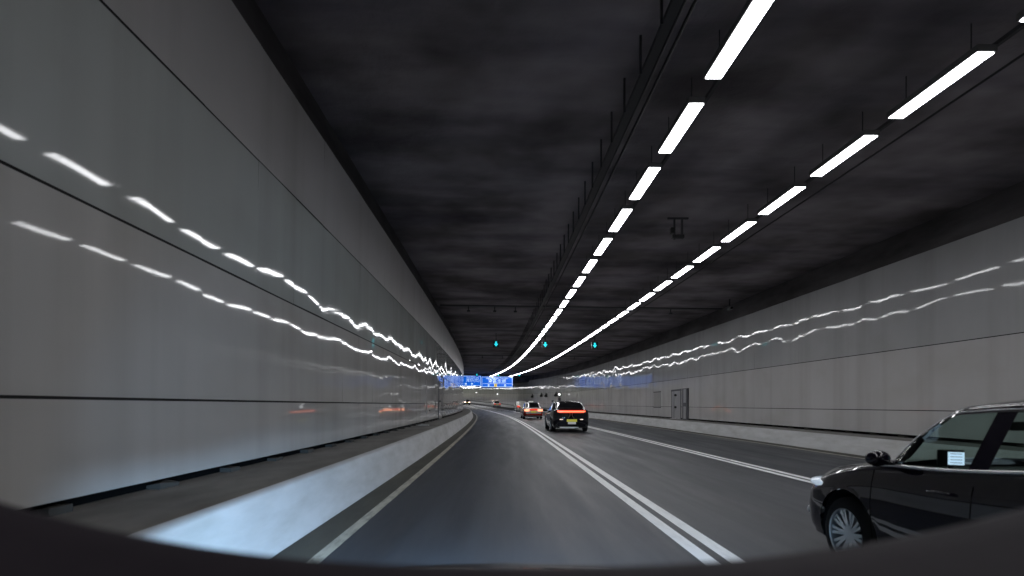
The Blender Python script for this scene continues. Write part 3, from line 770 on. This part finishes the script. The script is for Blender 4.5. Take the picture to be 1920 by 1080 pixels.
for s in (-1,1):
    mb=MB(); mb.tube([(s*.06-.02,-2.37,.96),(s*.045-.02,-2.385,.90),(s*.07-.02,-2.385,.82),(s*.16-.02,-2.372,.72)],.010,6); mb.build('tailgate_glint',M['chrome'],t,smooth=True)  # bright tubes standing in for lamp-row reflections on the tailgate
place(t,3.70,29.5,-.0)

# --- generic three box cars farther on
def far_car(name,lab,X,Y,body,lower,dims,tailm,extra=0,taxi=False,van=False,scale=1):
    t=thing(name,lab,'taxi' if taxi else 'car')
    L,Wd,H=dims
    if van: s_=sedan(L,Wd,H,.22,1.02,1.08,1.12,1.15,.45,-L/2+.22,-L/2+.10,L*.31,-L*.29,.34,.40,nose=.78,beltr=1.10,rw=.05)
    else: s_=sedan(L,Wd,H,.20,.93,.93,1.0,.92,.25,-1.05,-1.62,L*.30,-L*.29,.31,.37,nose=.66,beltr=.96)
    a=-L/2+.35 if van else -1.35
    s_['wins']=[(-.42,.80,'side_window'),(a,-.52,'side_window')]; s_['doors']=[(-9,9,'lower_body')] if lower else []
    s_['breaks']=[-.42,.8,a,-.52,s_['cowl'],s_['rf'],s_['rr'],s_['rt']]
    car_body(t,s_,body,M['glass_dark'],SEG=2,N=56,doors=bool(lower))
    if lower:
        for o in t.children:
            if o.name.startswith('lower_body'): o.data.materials[0]=lower
    arch_liner(t,s_)
    for s in (-1,1):
        for yy in (s_['yf'],s_['yr']): wheel(t,s*(Wd/2-.12),yy,s_['wheel_r'],.19,s,5,False)
        zt=.86 if not van else .98; yb=-L/2
        mb=MB(); mb.box((s*Wd*.33,yb+.02,zt-.06),(Wd*.25,.10,.19 if not van else .30)); mb.build('tail_light',tailm,t,bevel=.03)
    mirror(t,s_,.74,s_['belt']+.06,body if not lower else lower)
    mb=MB(); mb.box((0,-L/2-.01,.42),(Wd*.84,.12,.17)); mb.build('rear_bumper',lower or body,t,bevel=.03)
    rear_plate(t,0,-L/2-.085,.66 if not van else .72,.50,.12,M['yellow_plate'])
    if taxi:
        mb=MB(); mb.box((0,.05,H+.05),(.42,.16,.12)); mb.build('roof_sign',M['white_plate'],t,bevel=.02)
        mb=MB(); mb.box((0,-L/2-.005,.86),(Wd*.40,.03,.15)); mb.build('rear_panel',M['tail'],t,bevel=.01)
    place(t,X,Y,extra); t.scale=(scale,)*3; return t
far_car('taxi','red taxi with silver roof and glowing tail lights left of the dark suv',3.72,52.5,M['silver'],M['red'],(4.6,1.78,1.52),M['tail_hot'],taxi=True,scale=1.06)
far_car('people_carrier','white people carrier mostly hidden behind the red taxi in the third lane',7.1,91,M['white'],None,(4.8,1.9,1.85),M['tail'],van=True,extra=-.05)
far_car('car','white car with small red lights far off in the third lane ahead',8.0,128,M['white'],None,(4.5,1.78,1.48),M['tail'])
far_car('car','small dark car with two bright tail lights at the far bend',3.9,152,M['grey'],None,(4.5,1.78,1.48),M['tail_far'],extra=-.06)
far_car('car','pale car just emerging past the left wall at the farthest bend',6.6,188,M['silver'],None,(4.5,1.78,1.5),M['tail_far'])

# ------------------------------------------------------------------ the car carrying the camera
t=thing('recording_car','dark curved dashboard rim of the car the picture is taken from','car',(0,0,0))
NX=72; rows=[]
def rim_z(x):
    xi=x/.62*1000; tt=abs((xi-38)/960); return EYE-(1066-112*tt**2.4-762.4)/1000*.62
for (dy,dz,m) in ((-.55,-.42,0),(-.50,-.20,0),(-.42,-.105,0),(-.26,-.060,0),(-.12,-.030,0),(-.04,-.007,0),(0,0,0),(.018,-.004,0),(.03,-.016,0),(.035,-.05,0),(.03,-.30,0)):
    row=[]
    for i in range(NX+1):
        x=-.74+1.48*i/NX; row.append((x,.62+dy+.05*(1-(x/.74)**2)*0,rim_z(x)+dz))
    rows.append(row)
vs=[v for r in rows for v in r]; fs=[]
for j in range(len(rows)-1):
    for i in range(NX): q=j*(NX+1)+i; fs.append((q,q+1,q+NX+2,q+NX+1))
MB().add(vs,fs).build('dashboard',M['dash'],t,smooth=True)
sp=sedan(4.60,1.84,1.50,.20,.93,.95,1.0,.90,.2,-1.1,-1.8,1.38,-1.35,.33,.39,nose=.68)
sp['wins']=[];sp['doors']=[];sp['breaks']=[.90]
st=sp['st']; sp['st']=[s for s in st if s[0]>=.89]
car_body(t,sp,M['grey'],M['glass_dark'],SEG=2,N=40,keep=lambda n:n=='body')
for o in t.children:
    if o.name.startswith('body'): o.name='bonnet'; o.location=(0,-.10,0)
for s in (-1,1):
    w_=wheel(t,s*.80,1.28,.33,.2,s,5,False)
    mb=MB(); mb.ball((s*.68,1.98,.68),(.17,.18,.07),16,10); hl=mb.build('headlight',M['headlight'],t,smooth=True)
    L_=bpy.data.lights.new('headlamp_beam','SPOT'); L_.energy=900; L_.color=(.40,.67,1.0); L_.spot_size=math.radians(100); L_.spot_blend=1.0; L_.shadow_soft_size=.015
    o=bpy.data.objects.new('headlamp_beam',L_); link(o,t); o.location=(s*.68,2.23,.66); mb=MB(); mb.box((s*.68,2.32,.668),(.26,.17,.006)); mb.build('beam_shield',M['black_plastic'],t); o.rotation_euler=(math.radians(90-6),0,math.radians(14 if s<0 else 4))  # unseen plate added above each lamp to keep its beam off the wall
